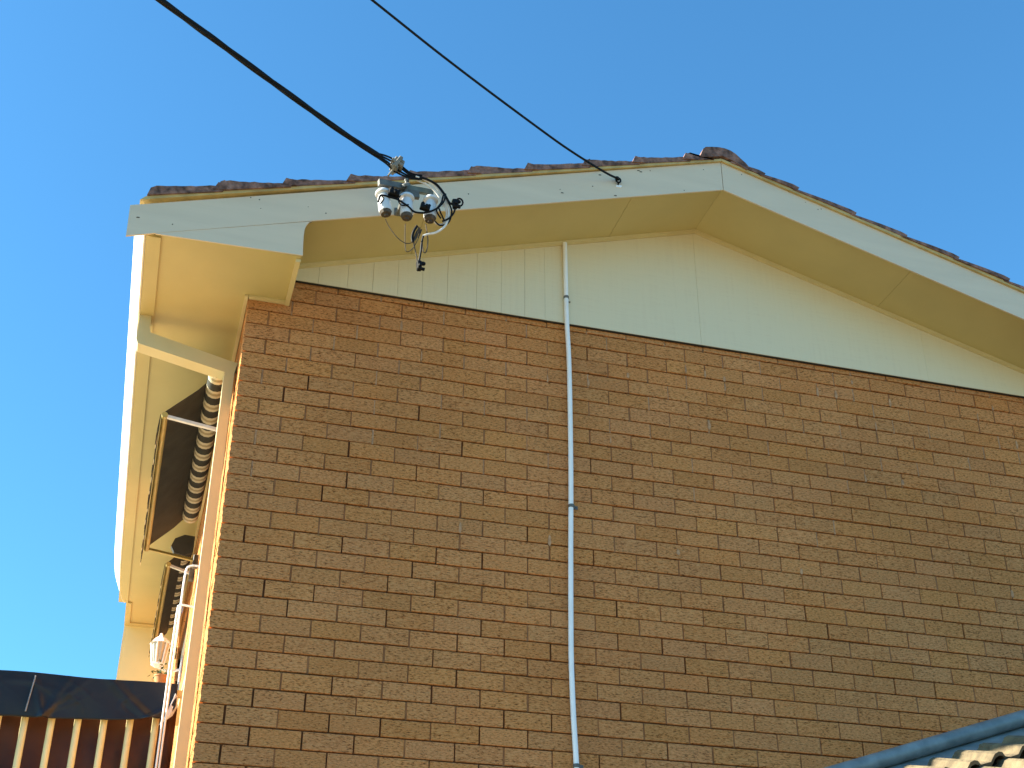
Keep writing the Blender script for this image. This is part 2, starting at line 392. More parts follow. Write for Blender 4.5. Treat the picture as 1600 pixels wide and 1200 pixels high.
# barge boards
b1 = MB(); BH = 0.205
b1.prism([(-0.652, 5.622), (-0.525, 5.6635), (0.30, zb(0.30)), (RIDGE - 0.002, zb(RIDGE - 0.002)), (RIDGE - 0.002, zb(RIDGE) + BH), (-0.600, 5.829), (-0.658, 5.811)], -OV - 0.030, -OV - 0.020)
b1.build('barge_board', 'barge', house)
b2 = MB(); b2.prism([(RIDGE + 0.002, zb(RIDGE + 0.002)), (5.95, zb(5.95)), (5.95, zb(5.95) + BH), (RIDGE + 0.002, zb(RIDGE) + BH)], -OV - 0.030, -OV - 0.020)
b2.build('barge_board', 'barge', house)
ba = MB()
pol = [(-0.520, 5.6635)] + [(0.222, 5.678), (0.2185, 5.74), (0.2165, 5.80), (0.2185, 5.845), (0.226, 5.873), (0.238, 5.894), (0.252, zb(0.252) - 0.0025)]
pol.append((-0.515, zb(-0.515) - 0.0025 + 0.0))
ba.prism(pol, -OV - 0.0285, -OV - 0.0205)
ba.build('eave_end_board', 'barge', house)
MB().prism([(-0.52, zb(-0.52) - 0.006), (0.25, zb(0.25) - 0.006), (0.25, zb(0.25) + 0.01), (-0.52, zb(-0.52) + 0.01)], -OV - 0.0225, -OV - 0.0195).build('board_gap', 'crack_and_shadow', house)
MB().box(RIDGE - 0.006, RIDGE + 0.006, -OV - 0.02, -OV - 0.0135, zb(RIDGE) + 0.012, zb(RIDGE) + BH - 0.01).build('board_gap', 'crack_and_shadow', house)
# nail heads and chips on the barge boards
for i in range(16):
    x = random.uniform(-0.6, 4.5); z = zb(x) + random.choice((0.03, 0.10, 0.17)) + random.uniform(-0.015, 0.015)
    r = random.uniform(0.0022, 0.004); MB().lathe([(r, 0), (r * 0.7, 0.0015)], (x, -OV - 0.0300, z), (0, -1, 0), 7).build('nail_head', 'crack_and_shadow', house)
for x, dz in ((1.86, 0.17), (2.10, 0.182), (2.115, 0.172), (1.95, 0.012), (1.63, 0.06), (-0.61, 0.10)):
    MB().prism([(x - 0.009, zb(x) + dz), (x + 0.008, zb(x) + dz + 0.002), (x + 0.006, zb(x) + dz + 0.007), (x - 0.006, zb(x) + dz + 0.006)], -OV - 0.0312, -OV - 0.029).build('paint_chip', 'crack_and_shadow', house)
# batten bead between barge and tiles
bd = MB()
bd.prism([(-0.615, zb(-0.615) + BH + 0.001), (RIDGE - 0.001, zb(RIDGE) + BH + 0.001), (RIDGE - 0.001, zb(RIDGE) + BH + 0.018), (-0.590, zb(-0.590) + BH + 0.020)], -OV - 0.045, -OV + 0.02)
bd.prism([(RIDGE + 0.001, zb(RIDGE) + BH + 0.001), (5.95, zb(5.95) + BH + 0.001), (5.95, zb(5.95) + BH + 0.030), (RIDGE + 0.001, zb(RIDGE) + BH + 0.018)], -OV - 0.045, -OV + 0.02)
bd.build('verge_batten', 'beadcol', house)

# tiled roof: verge tiles (seen edge-on) + fields of rolled tiles + ridge caps
tl = MB()
xs = [-0.573, -0.237, 0.104, 0.44, 0.76, 1.102, 1.43, 1.774, 2.084, 2.406, 2.56]
zt = [5.927, 6.038, 6.127, 6.228, 6.327, 6.449, 6.533, 6.649, 6.735, 6.843, 6.86]
def jit(a): return random.uniform(-a, a)
for i in range(10):
    a, b = xs[i], xs[i + 1]; base = lambda x: zb(x) + BH + 0.0185
    n = 14; topl = []
    for q in range(n + 1):
        t_ = q / n; xx = a + (b - a) * t_
        zz = zt[i] + 0.006 + (zt[i + 1] - 0.026 - zt[i] - 0.006) * t_ - 0.004 * math.sin(t_ * 3.1) + jit(0.0032)
        if q == 0: zz -= 0.010; 
        topl.append((xx - (0.012 if q == 1 and i else 0) * 0, zz))
    topl.insert(1, (a + 0.022, topl[0][1] + 0.014))
    tl.prism([(a - 0.012, base(a)), (b + 0.02, base(b))] + [(b + 0.02, topl[-1][1])] + topl[::-1], -OV - 0.052 + jit(0.005), -OV + 0.25)
    # mortar pointing under the tile edge
    if i: tl.prism([(a - 0.03, base(a) + 0.001), (a + 0.05, base(a + 0.05)), (a + 0.03, base(a) + 0.045), (a - 0.01, base(a) + 0.05)], -OV - 0.058, -OV + 0.1)
xr = [2.72, 2.90, 3.114, 3.483, 3.813, 4.149, 4.48, 4.82, 5.16, 5.5, 5.84]
for i in range(10):
    a, b = xr[i], xr[i + 1]; base = lambda x: zb(x) + BH + 0.024
    za = base(a) + 0.010; zc = base(b) + 0.034
    tl.prism([(a - 0.03, base(a)), (b, base(b)), (b + 0.012, zc - 0.014), (b - 0.03, zc + 0.004), ((a + b) / 2, (za + zc) / 2 - 0.001), (a - 0.03, za)], -OV - 0.052 + jit(0.004), -OV + 0.25)
def tile_field(xa, xb, slope_dir, ztop):
    prof = [(0, 0), (0.05, 0.004), (0.08, 0.03), (0.12, 0.042), (0.16, 0.03), (0.19, 0.004), (0.3, 0.0)]
    ny = 18; y0 = -OV + 0.24
    ncr = int(round(abs(xb - xa) / 0.325))
    for c in range(ncr):
        x0 = xa + (xb - xa) * c / ncr; x1 = xa + (xb - xa) * (c + 1) / ncr
        for k in range(ny):
            yy = y0 + 0.3 * k
            if yy > 4.6 and c == 0: continue
            vs = []
            for (py, pz) in prof: vs.append((x0, yy + py, ztop(x0) + pz + 0.0))
            for (py, pz) in prof: vs.append((x1 + (0.03 if xb > xa else -0.03), yy + py, ztop(x1) + pz - 0.03))
            n = len(prof); m0 = len(vs)
            vs += [(a_, b_, c_ - 0.02) for a_, b_, c_ in vs]
            fs = [(i, i + 1, i + 1 + n, i + n) for i in range(n - 1)] + [(i + m0, i + n + m0, i + 1 + n + m0, i + 1 + m0) for i in range(n - 1)]
            fs += [(i, i + m0, i + 1 + m0, i + 1) for i in range(n - 1)] + [(i + n, i + 1 + n, i + 1 + n + m0, i + n + m0) for i in range(n - 1)]
            tl.add(vs, fs)
tile_field(-0.573, 2.55, 1, lambda x: 5.915 + SL * (x + 0.573) - 0.02)
tile_field(5.85, 2.72, -1, lambda x: zb(x) + BH + 0.05)
tl.build('roof', 'tile', house)
# ridge caps
for k in range(12):
    rc = MB(); y0 = -OV - 0.056 + 0.45 * k
    pr = [(2.485, 6.835), (2.500, 6.868), (2.512, 6.900), (2.530, 6.916), (2.570, 6.930), (2.615, 6.938), (2.655, 6.939), (2.690, 6.929), (2.722, 6.909), (2.752, 6.883), (2.782, 6.853), (2.806, 6.822), (2.790, 6.806), (2.70, 6.850), (2.636, 6.872), (2.56, 6.850)]
    pr = [(x + jit(0.003), z + jit(0.003)) for x, z in pr]
    rc.prism(pr, y0, y0 + 0.46)
    rc.build('ridge_cap', 'tile', house)

# boxed eave: level soffit, beads, fascia gutter
SK = 0.0085
ev = MB()
def sk(x, y): return (x + SK * (y + OV), y)
ev.prism([sk(-0.556, -OV - 0.0195), (0.215, -OV - 0.0195), (0.215, 0.0), (0.0, 0.0), (0.0, 5.34), sk(-0.50, 5.34), sk(-0.50, 4.79), sk(-0.556, 4.79)], ZS, ZS + 0.01, axis='z')
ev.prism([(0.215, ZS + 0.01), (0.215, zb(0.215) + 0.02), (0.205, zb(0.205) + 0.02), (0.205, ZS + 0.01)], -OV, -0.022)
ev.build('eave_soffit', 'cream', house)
bdm = MB()
bdm.box(0.192, 0.2165, -OV + 0.003, -0.001, ZS - 0.014, ZS - 0.0005); bdm.box(0.1923, 0.2162, -OV + 0.004, -0.0012, ZS - 0.019, ZS - 0.0142)
bdm.box(0.0, 0.1915, -0.026, -0.0012, ZS - 0.0142, ZS - 0.0005)
bdm.box(-0.022, -0.0045, -0.026, 5.33, ZS - 0.0145, ZS - 0.0005)
bdm.build('soffit_bead', 'trim', house)
fs_ = MB()   # inner fascia strip with a step down, and the far end trims
fs_.prism([sk(-0.560, -OV + 0.002), sk(-0.486, -OV + 0.002), sk(-0.486, 4.78), sk(-0.560, 4.78)], ZS - 0.012, ZS - 0.0006, axis='z')
fs_.prism([sk(-0.500, 4.783), sk(-0.455, 4.783), sk(-0.455, 5.338), sk(-0.500, 5.338)], ZS - 0.012, ZS - 0.0006, axis='z')
fs_.prism([sk(-0.454, 5.26), (-0.037, 5.26), (-0.037, 5.338), sk(-0.454, 5.338)], ZS - 0.0122, ZS - 0.0006, axis='z')
fs_.build('fascia', 'cream', house)
gu = MB(); yy = [-OV + 0.001, 0.6, 1.8, 3.0, 4.0, 4.35, 4.55, 4.70, 4.79]; io = [0, 0, 0, 0, 0, 0.006, 0.016, 0.032, 0.055]
prof = [(-0.562, 5.6650), (-0.571, 5.6620), (-0.624, 5.795), (-0.629, 5.806), (-0.614, 5.809), (-0.575, 5.700), (-0.566, 5.800), (-0.558, 5.800)]
vs = []; fsx = []; n = len(prof)
for y_, d in zip(yy, io):
    for (px, pz) in prof:
        q = px + SK * (y_ + OV)
        if px < -0.56: q += d
        vs.append((q, y_, pz))
for i in range(len(yy) - 1):
    for j in range(n): fsx.append((i * n + j, i * n + (j + 1) % n, (i + 1) * n + (j + 1) % n, (i + 1) * n + j))
fsx += [tuple(range(n)), tuple(range((len(yy) - 1) * n, len(yy) * n))]
gu.add(vs, fsx)
for k in range(24):
    y_ = -0.3 + k * 0.11 * (1 + k * 0.03); q = 0.35 + 0.1 * (k % 2)
    gu.lathe([(0.004, 0), (0.003, 0.002)], (-0.571 - 0.053 * q + SK * (y_ + OV), y_, 5.6625 + 0.1325 * q), (-0.928, 0, -0.37), 6, 1)
gu.build('gutter', ['gutter', 'brownin'], house)
# downpipe: drop from the gutter, sloping run under the eave, then down the wall
dp = MB()
def duct(pts, w, h): dp.sweep(pts, [(-w / 2, -h / 2), (w / 2, -h / 2), (w / 2, h / 2), (-w / 2, h / 2)])
Y0, Y1 = 0.315, 0.410
dp.prism([(-0.553, 5.668), (-0.492, 5.668), (-0.489, 5.585), (-0.482, 5.557), (-0.046, 5.452), (0.0, 5.4435), (-0.004, 5.43), (-0.013, 5.38), (-0.013, 0.15), (-0.066, 0.15), (-0.066, 5.377), (-0.540, 5.480), (-0.553, 5.510)], Y0, Y1)
dp.build('downpipe', 'pipecream', house)
for z_ in (2.2, 1.0):
    MB().box(-0.068, 0.0, Y0 - 0.003, Y1 + 0.003, z_, z_ + 0.03).build('pipe_strap', 'pipecream', house)
# end wing at the far end of the eave
MB().prism([(-0.450, 2.85), (-0.4485, 5.6745), (-0.010, 5.6745), (-0.010, 2.85)], 5.342, 5.40).build('end_panel', 'panel', house)
MB().box(-0.40, -0.30, 5.18, 5.30, 4.6, 4.62)

# ------------------------------------------------------------------ plastic conduit on the gable wall
cdt = thing('conduit_pipe', 'thin white plastic conduit running down the middle of the brick gable wall', 'conduit', (1.785, -0.03, 3.0))
cx = [(1.782, -0.036, 6.372), (1.783, -0.036, 6.1), (1.785, -0.034, 5.83), (1.797, -0.022, 5.58), (1.798, -0.02, 5.2), (1.794, -0.02, 4.8), (1.785, -0.02, 4.4), (1.778, -0.02, 4.0), (1.776, -0.021, 3.8), (1.781, -0.022, 3.55), (1.792, -0.02, 3.29), (1.798, -0.02, 3.0), (1.80, -0.02, 2.0), (1.80, -0.02, 0.1)]
MB().tube(spline(cx, 5), 0.0135, 12).build('pipe', 'white', cdt, True)
def saddle(x, y, z, mm='galv'):
    s = MB(); s.lathe([(0.0162, -0.009), (0.0162, 0.009)], (x, y, z), (0, 0, 1), 14)
    s.bbox(x + 0.012, x + 0.040, -0.0085, -0.004, z - 0.010, z + 0.010, 0.001)
    s.lathe([(0.004, 0), (0.003, 0.003)], (x + 0.032, -0.0085, z), (0, -1, 0), 8)
    return s.build('saddle_clip', mm, cdt, True)
saddle(1.7935, -0.02, 4.668); saddle(1.791, -0.02, 3.30); saddle(1.80, -0.02, 1.9)
s = MB(); s.lathe([(0.0155, -0.008), (0.0155, 0.008)], (1.7835, -0.036, 5.985), (0, 0, 1), 14)
s.bbox(1.797, 1.812, -0.030, -0.022, 5.962, 5.968, 0.001); s.build('pipe_collar', 'galv', cdt, True)

# ------------------------------------------------------------------ service insulators on the barge board
br = thing('insulator_bracket', 'steel bracket on the barge board carrying three white ceramic insulators', 'insulator bracket', (0.70, -0.55, 6.04))
am = MB()
am.sweep([(0.548, -0.712, 6.030), (0.690, -0.685, 6.050)], [(-0.013, -0.017), (0.013, -0.017), (0.013, 0.017), (-0.013, 0.017)])
am.sweep([(0.630, -0.672, 6.012), (0.770, -0.668, 6.030)], [(-0.012, -0.022), (0.012, -0.022), (0.012, 0.022), (-0.012, 0.022)])
am.build('crossarm', 'galv', br)
am = MB(); am.sweep([(0.700, -0.668, 6.062), (0.846, -0.660, 6.066)], [(-0.011, -0.015), (0.011, -0.015), (0.011, 0.015), (-0.011, 0.015)])
am.build('crossarm', 'galvgreen', br)
st = MB(); st.tube([(0.70, -0.665, 6.015), (0.70, -0.54, 6.02), (0.70, -OV - 0.030, 6.05)], 0.017, 8)
st.bbox(0.680, 0.722, -OV - 0.038, -OV - 0.030, 6.03, 6.08, 0.002)
st.build('wall_stay', 'galv', br, True)
rp = MB()
rp.tube([(0.697, -0.695, 5.985), (0.697, -0.695, 6.095)], 0.009, 10); rp.lathe([(0.013, 0), (0.013, 0.012)], (0.697, -0.695, 6.086), (0, 0, 1), 6)
rp.lathe([(0.026, 0), (0.02, 0.012)], (0.692, -0.706, 6.047), (-0.3, -0.5, 0.5), 12)
rp.build('clevis', 'galv', br, True)
def insulator(cx_, cy_, ztop, lean, rod_mat):
    a = Vector(lean).normalized() * -1
    p = MB(); c = Vector((cx_, cy_, ztop))
    p.lathe([(0.014, 0.010), (0.026, 0.014), (0.038, 0.026), (0.041, 0.036), (0.039, 0.042), (0.026, 0.048), (0.028, 0.058), (0.0325, 0.068), (0.0345, 0.128), (0.034, 0.150), (0.0315, 0.158), (0.029, 0.158), (0.029, 0.148)], c, a, 26)
    o = p.build('insulator', 'ceramic', br, True)
    q = MB(); q.lathe([(0.029, 0.1485), (0.0295, 0.1500), (0.0325, 0.162), (0.026, 0.176), (0.012, 0.180), (0.010, 0.188), (0.004, 0.190)], c, a, 10)
    q.build('insulator_base', 'brownin', o, False)
    MB().tube([c - a * 0.015, c + a * 0.024], 0.0085, 10).build('insulator_stem', rod_mat, o, True)
    return o
insulator(0.571, -0.700, 6.004, (-0.14, 0.10, 1), 'galv')
insulator(0.701, -0.690, 6.010, (-0.02, 0.12, 1), 'galv')
insulator(0.833, -0.668, 6.040, (0.01, 0.10, 1), 'galvgreen')

# ------------------------------------------------------------------ cables
def cable_lines(path, r, rs, turns, n=4):
    P = spline(path, 24); L = 0; out = [[] for _ in range(n)]
    for i, p in enumerate(P):
        if i: L += (P[i] - P[i - 1]).length
        d = (P[min(i + 1, len(P) - 1)] - P[max(i - 1, 0)]).normalized()
        s = d.cross(Vector((0, 0, 1))).normalized(); u = s.cross(d)
        for k in range(n):
            an = L * turns + k * 2 * math.pi / n
            out[k].append(p + (s * math.cos(an) + u * math.sin(an)) * rs)
    return out
sc_ = thing('service_cable', 'thick black twisted power cable ending at the ceramic insulators', 'power cable', (0.6, -0.7, 6.2))
main = [(-14.0, -9.82, 7.6), (-6.0, -4.82, 6.72), (-2.4, -2.575, 6.40), (-0.626, -1.466, 6.245), (-0.372, -1.308, 6.225), (-0.092, -1.132, 6.203), (0.198, -0.951, 6.183), (0.372, -0.842, 6.177), (0.534, -0.741, 6.180)]
MAINPTS = main
cb = MB()
for ln in cable_lines(main, 0.011, 0.0075, 6.0): cb.tube(ln, 0.0083, 7)
cb.build('cable_bundle', 'black', sc_, True)
fan = MB()
e0 = Vector(main[-1])
for (dx, dz) in ((0.00, 0.036), (0.006, 0.012), (-0.004, -0.012), (0.0, -0.034)):
    fan.tube(spline([e0 + Vector((-0.03, -0.01, dz * 0.2)), e0 + Vector((0.045, 0.02, dz * 0.7)), (0.632 + dx, -0.70, 6.165 + dz), (0.712, -0.705, 6.118 + dz * 0.5), (0.775, -0.715, 6.112 + dz * 0.35)], 6), 0.0052, 7)
fan.build('cable_tail', 'black', sc_, True)
ck = MB()
ck.bbox(0.605, 0.668, -0.735, -0.675, 6.160, 6.178, 0.003); ck.bbox(0.612, 0.662, -0.73, -0.68, 6.182, 6.200, 0.003); ck.bbox(0.618, 0.654, -0.728, -0.682, 6.136, 6.156, 0.003)
ck.bbox(0.628, 0.646, -0.742, -0.668, 6.132, 6.205, 0.003); ck.tube([(0.637, -0.705, 6.09), (0.637, -0.705, 6.14)], 0.005, 8)
mrot = Matrix.Rotation(R_(28), 4, 'Y'); cc = Vector((0.637, -0.705, 6.168))
ck.v = [tuple(cc + mrot @ ((Vector(p) - cc) * 1.1)) for p in ck.v]
ck.build('cable_clamp', 'clampcol', sc_)
ta = MB()
ta.tube(spline([(0.76, -0.715, 6.106), (0.792, -0.72, 6.103), (0.851, -0.72, 6.078), (0.894, -0.72, 6.026), (0.926, -0.72, 5.972), (0.957, -0.72, 5.975)], 7), 0.0065, 7)
ta.tube(spline([(0.896, -0.74, 6.011), (0.888, -0.74, 5.959), (0.852, -0.74, 5.906), (0.796, -0.74, 5.869), (0.739, -0.74, 5.861), (0.701, -0.74, 5.890), (0.650, -0.74, 5.920), (0.609, -0.74, 5.927), (0.560, -0.745, 5.925), (0.548, -0.745, 5.880)], 7), 0.0055, 7)
ta.tube(spline([(0.957, -0.72, 5.97), (0.950, -0.715, 5.92), (0.925, -0.71, 5.880), (0.893, -0.70, 5.862)], 7), 0.005, 7)
ta.tube(spline([(0.868, -0.715, 5.935), (0.884, -0.71, 5.900), (0.905, -0.70, 5.866)], 5), 0.0045, 7)
ta.tube(spline([(0.66, -0.74, 5.948), (0.650, -0.745, 5.915), (0.668, -0.745, 5.885), (0.705, -0.74, 5.90)], 5), 0.004, 6)
ta.tube(spline([(0.797, -0.70, 5.752), (0.790, -0.70, 5.70), (0.787, -0.70, 5.641), (0.780, -0.70, 5.585)], 6), 0.0055, 7)
ta.tube(spline([(0.775, -0.70, 6.11), (0.835, -0.70, 6.098), (0.885, -0.705, 6.055), (0.918, -0.705, 5.995), (0.941, -0.705, 5.93), (0.925, -0.70, 5.86), (0.885, -0.69, 5.842), (0.86, -0.685, 5.865)], 7), 0.0045, 7)
ta.tube(spline([(0.889, -0.72, 6.015), (0.880, -0.725, 5.965), (0.862, -0.72, 5.93), (0.86, -0.715, 5.905), (0.883, -0.71, 5.872)], 7), 0.0045, 7)
ta.tube(spline([(0.770, -0.66, 5.835), (0.755, -0.66, 5.80), (0.748, -0.66, 5.76), (0.752, -0.66, 5.73)], 7), 0.0075, 7)
ta.tube(spline([(0.560, -0.742, 5.93), (0.575, -0.742, 5.905), (0.555, -0.74, 5.87)], 7), 0.0035, 6)
ta.build('black_tail_wire', 'black', sc_, True)
tb = MB()
tb.tube(spline([(0.74, -0.712, 6.112), (0.785, -0.712, 6.103), (0.835, -0.71, 6.082), (0.880, -0.705, 6.040), (0.912, -0.70, 5.985), (0.928, -0.70, 5.916), (0.911, -0.70, 5.841), (0.865, -0.70, 5.786), (0.815, -0.70, 5.762), (0.795, -0.70, 5.748)], 7), 0.006, 7)
tb.tube(spline([(0.79, -0.705, 6.088), (0.845, -0.70, 6.052), (0.893, -0.695, 5.995), (0.918, -0.69, 5.925), (0.905, -0.68, 5.865), (0.875, -0.68, 5.853), (0.855, -0.68, 5.868)], 7), 0.0055, 7)
tb.tube(spline([(0.75, -0.70, 6.098), (0.80, -0.70, 6.082), (0.850, -0.70, 6.045), (0.882, -0.70, 5.995), (0.893, -0.70, 5.960)], 7), 0.0045, 7)
tb.build('grey_tail_wire', 'greywire', sc_, True)
th = MB()
th.tube(spline([(0.600, -0.68, 5.830), (0.625, -0.665, 5.795), (0.667, -0.66, 5.745), (0.709, -0.66, 5.716), (0.742, -0.66, 5.722), (0.770, -0.66, 5.760), (0.782, -0.66, 5.826)], 6), 0.0026, 6)
th.tube(spline([(0.708, -0.66, 5.835), (0.712, -0.66, 5.715), (0.722, -0.66, 5.664), (0.752, -0.66, 5.688), (0.780, -0.66, 5.761), (0.785, -0.66, 5.827)], 6), 0.0024, 6)
th.tube(spline([(0.780, -0.66, 5.833), (0.765, -0.66, 5.766), (0.757, -0.66, 5.724), (0.770, -0.66, 5.666), (0.781, -0.66, 5.600)], 6), 0.003, 6)
th.tube(spline([(0.815, -0.66, 5.857), (0.830, -0.66, 5.758), (0.824, -0.66, 5.684), (0.807, -0.66, 5.685), (0.799, -0.66, 5.765)], 6), 0.003, 6)
th.tube(spline([(0.786, -0.655, 5.83), (0.770, -0.655, 5.80), (0.756, -0.655, 5.745), (0.775, -0.65, 5.79), (0.796, -0.65, 5.825), (0.781, -0.65, 5.77)], 6), 0.004, 6)
th.build('thin_hanging_wire', 'brownin', sc_, True)
def lug(x, y, z, s=1.0, rz=0.0, ring=False):
    l = MB()
    l.bbox(x - 0.030 * s, x + 0.030 * s, y - 0.016, y + 0.016, z - 0.014 * s, z + 0.014 * s, 0.004)
    l.lathe([(0.013 * s, 0), (0.013 * s, 0.02 * s), (0.008 * s, 0.03 * s)], (x - 0.018 * s, y, z + 0.008), (0, 0, 1), 8)
    l.lathe([(0.010 * s, 0), (0.010 * s, 0.026 * s)], (x + 0.018 * s, y, z + 0.006), (0.2, 0, 1), 8)
    l.lathe([(0.012 * s, 0), (0.010 * s, 0.018 * s)], (x + 0.005, y - 0.012, z), (0, -1, 0.2), 6)
    rm = Matrix.Rotation(rz, 4, 'Y'); c = Vector((x, y, z)); l.v = [tuple(c + rm @ (Vector(p) - c)) for p in l.v]
    if ring:
        l.tube([c + Vector((0.026 + 0.017 * math.cos(q), 0.0, 0.018 + 0.024 * math.sin(q))) for q in [k * math.pi / 6 for k in range(-4, 9)]], 0.005, 6)
    return l.build('wire_connector', 'black', sc_)
lug(0.625, -0.745, 5.950, 0.95, R_(8)); lug(0.790, -0.745, 5.893, 0.85, R_(10)); lug(0.952, -0.72, 5.972, 0.85, R_(80), True)
lug(0.782, -0.70, 5.560, 0.85, R_(85))

pw = thing('phone_wire', 'thin black overhead wire hooked to the barge board near the ridge', 'overhead wire', (1.967, -0.47, 6.55))
wp = [(-14.0, -10.8, 7.4), (-5.0, -4.98, 6.72), (-1.4, -2.65, 6.50), (0.334, -1.531, 6.456), (0.842, -1.202, 6.451), (1.397, -0.843, 6.471), (1.629, -0.694, 6.489), (1.858, -0.546, 6.526), (1.952, -0.485, 6.552)]
WIREPTS = wp
MB().tube(spline(wp, 8), 0.0064, 8).build('wire', 'black', pw, True)
hk = MB()
hk.tube([Vector((1.966 + 0.014 * math.cos(q), -0.475, 6.547 + 0.017 * math.sin(q))) for q in [k * math.pi / 6 for k in range(0, 13)]], 0.005, 6)
hk.tube([(1.968, -0.475, 6.534), (1.968, -OV - 0.03, 6.522)], 0.005, 7); hk.lathe([(0.010, -0.012), (0.013, 0), (0.009, 0.014)], (1.957, -0.482, 6.553), (1, 0.7, 0.3), 8)
hk.build('eye_hook', 'black', pw, True)
hk = MB(); hk.prism([(1.955, 6.505), (1.985, 6.507), (1.992, 6.520), (1.972, 6.526), (1.957, 6.518)], -OV - 0.034, -OV - 0.029)
hk.build('hook_plate', 'white', pw)

# ------------------------------------------------------------------ awnings on the side wall
def awning(label, ya, yb, xb, zbar, zroll, zc, hood=False):
    a = thing('window_awning', label, 'awning', (-0.05, (ya + yb) / 2, zroll), 'striped awnings on the side wall')
    yr = ya - 0.17 if not hood else ya + 0.05; n = int((yb - yr) / 0.028); pts = [(-0.094, yr + (yb - 0.10 - yr) * i / n, zroll) for i in range(n + 1)]
    MB().tube(pts, 0.053, 14, 0, [0, 2, 0, 1, 1, 1]).build('roller', ['awncream', 'awndark', 'awnline'], a, True)
    c = MB(); m_ = 10
    top = [(-0.03, zc), (-0.08, zc - 0.005), (xb * 0.55, zc - (zc - zbar) * 0.45), (xb, zbar + 0.02)]
    c.prism(top + [(p, q - 0.004) for p, q in top[::-1]], ya, yb)
    c.build('canopy', 'awndark', a)  # cloth coloured dark for its shaded underside, stripes left out
    if hood:
        MB().prism([(-0.03, zc + 0.02), (-0.10, zc + 0.025), (-0.165, zc - 0.01), (-0.185, zc - 0.07), (-0.16, zc - 0.115), (-0.09, zc - 0.13), (-0.03, zc - 0.10)], ya - 0.02, ya + 0.03).build('end_hood', 'awndark', a)
    v = MB(); nn = int((yb - ya) / 0.06)
    for i in range(nn):
        y0 = ya + 0.03 + (yb + 0.06 - ya) * i / nn; y1 = ya + 0.03 + (yb + 0.06 - ya) * (i + 1) / nn; d = 0.080 + 0.006 * math.sin(i * 1.3)
        v.prism([(xb - 0.024, zbar + 0.015), (xb - 0.021, zbar + 0.015), (xb - 0.026 - 0.002 * math.sin(i), zbar - d), (xb - 0.030 - 0.002 * math.sin(i), zbar - d)], y0, y1, (0, 0, 0, 1, 0, 0, 1)[i % 7])
    v.build('valance', ['awndark', 'awncream'], a)
    MB().tube([(xb, ya, zbar), (xb, yb, zbar)], 0.017, 12).build('front_bar', 'olive', a, True)
    for y_, mk in ((ya + 0.02, 'alu'), (yb - 0.01, 'olive')):
        r = MB(); r.sweep([(xb, y_, zbar), (-0.03, y_, zbar - 0.045)], [(-0.011, -0.008), (0.011, -0.008), (0.011, 0.008), (-0.011, 0.008)])
        ar = r.build('arm', mk, a)
        MB().bbox(-0.036, -0.002, y_ - 0.02, y_ + 0.02, zbar - 0.10, zbar - 0.01, 0.003).build('arm_bracket', 'galv', ar)
    return a
awning('near striped awning beside the downpipe, held out wide from the side wall', 0.57, 2.50, -0.345, 5.205, 5.435, 5.53)
awning('far striped awning with its front bar close to the side wall', 2.95, 4.70, -0.185, 5.300, 5.47, 5.50, True)

# conduits standing off the side wall
def side_conduit(label, pts, mk='white'):
    c = thing('wall_conduit', label, 'conduit', (-0.1, 0.9, 2.9), 'white conduits on the side wall')
    MB().tube(spline(pts, 6), 0.0055, 10).build('pipe', mk, c, True)
    p = pts[-3]
    MB().bbox(p[0] - 0.015, -0.001, p[1] - 0.012, p[1] + 0.012, 3.02, 3.05, 0.002).build('clip', 'galv', c)
side_conduit('taller white conduit on the side wall, its top bent over towards the awning', [(-0.006, 0.93, 4.47), (-0.045, 0.92, 4.485), (-0.095, 0.905, 4.475), (-0.115, 0.9, 4.43), (-0.118, 0.9, 4.2), (-0.118, 0.9, 3.6), (-0.118, 0.9, 2.9)])
side_conduit('shorter white conduit on the side wall, below the bent one', [(-0.006, 0.90, 4.235), (-0.08, 0.885, 4.24), (-0.122, 0.875, 4.235), (-0.132, 0.87, 4.20), (-0.134, 0.87, 4.0), (-0.134, 0.87, 3.5), (-0.134, 0.87, 2.9)])

# ------------------------------------------------------------------ balcony
bal = thing('balcony', 'balcony beside the house with cream upright balusters', 'balcony', (-1.2, 1.0, 0))
MB().box(-2.4, -0.02, 0.95, 5.34, 2.68, 2.82).build('floor_slab', 'concrete', bal)
MB().bbox(-2.4, -0.02, 0.985, 1.025, 3.775, 3.810, 0.004).build('top_rail', 'bal', bal)
MB().bbox(-2.4, -0.02, 0.985, 1.025, 2.88, 2.915, 0.004).build('bottom_rail', 'bal', bal)
for k in range(18):
    x = -0.163 - 0.1285 * k
    MB().tube([(x, 1.005, 2.915), (x, 1.005, 3.775)], 0.0175, 14).build('baluster', 'bal', bal, True)
for px in (-2.3,):
    MB().bbox(px - 0.05, px + 0.05, 1.0, 1.1, 0, 2.68, 0.005).build('post', 'bal', bal)
    MB().bbox(px - 0.05, px + 0.05, 5.1, 5.2, 0, 2.68, 0.005).build('post', 'bal', bal)
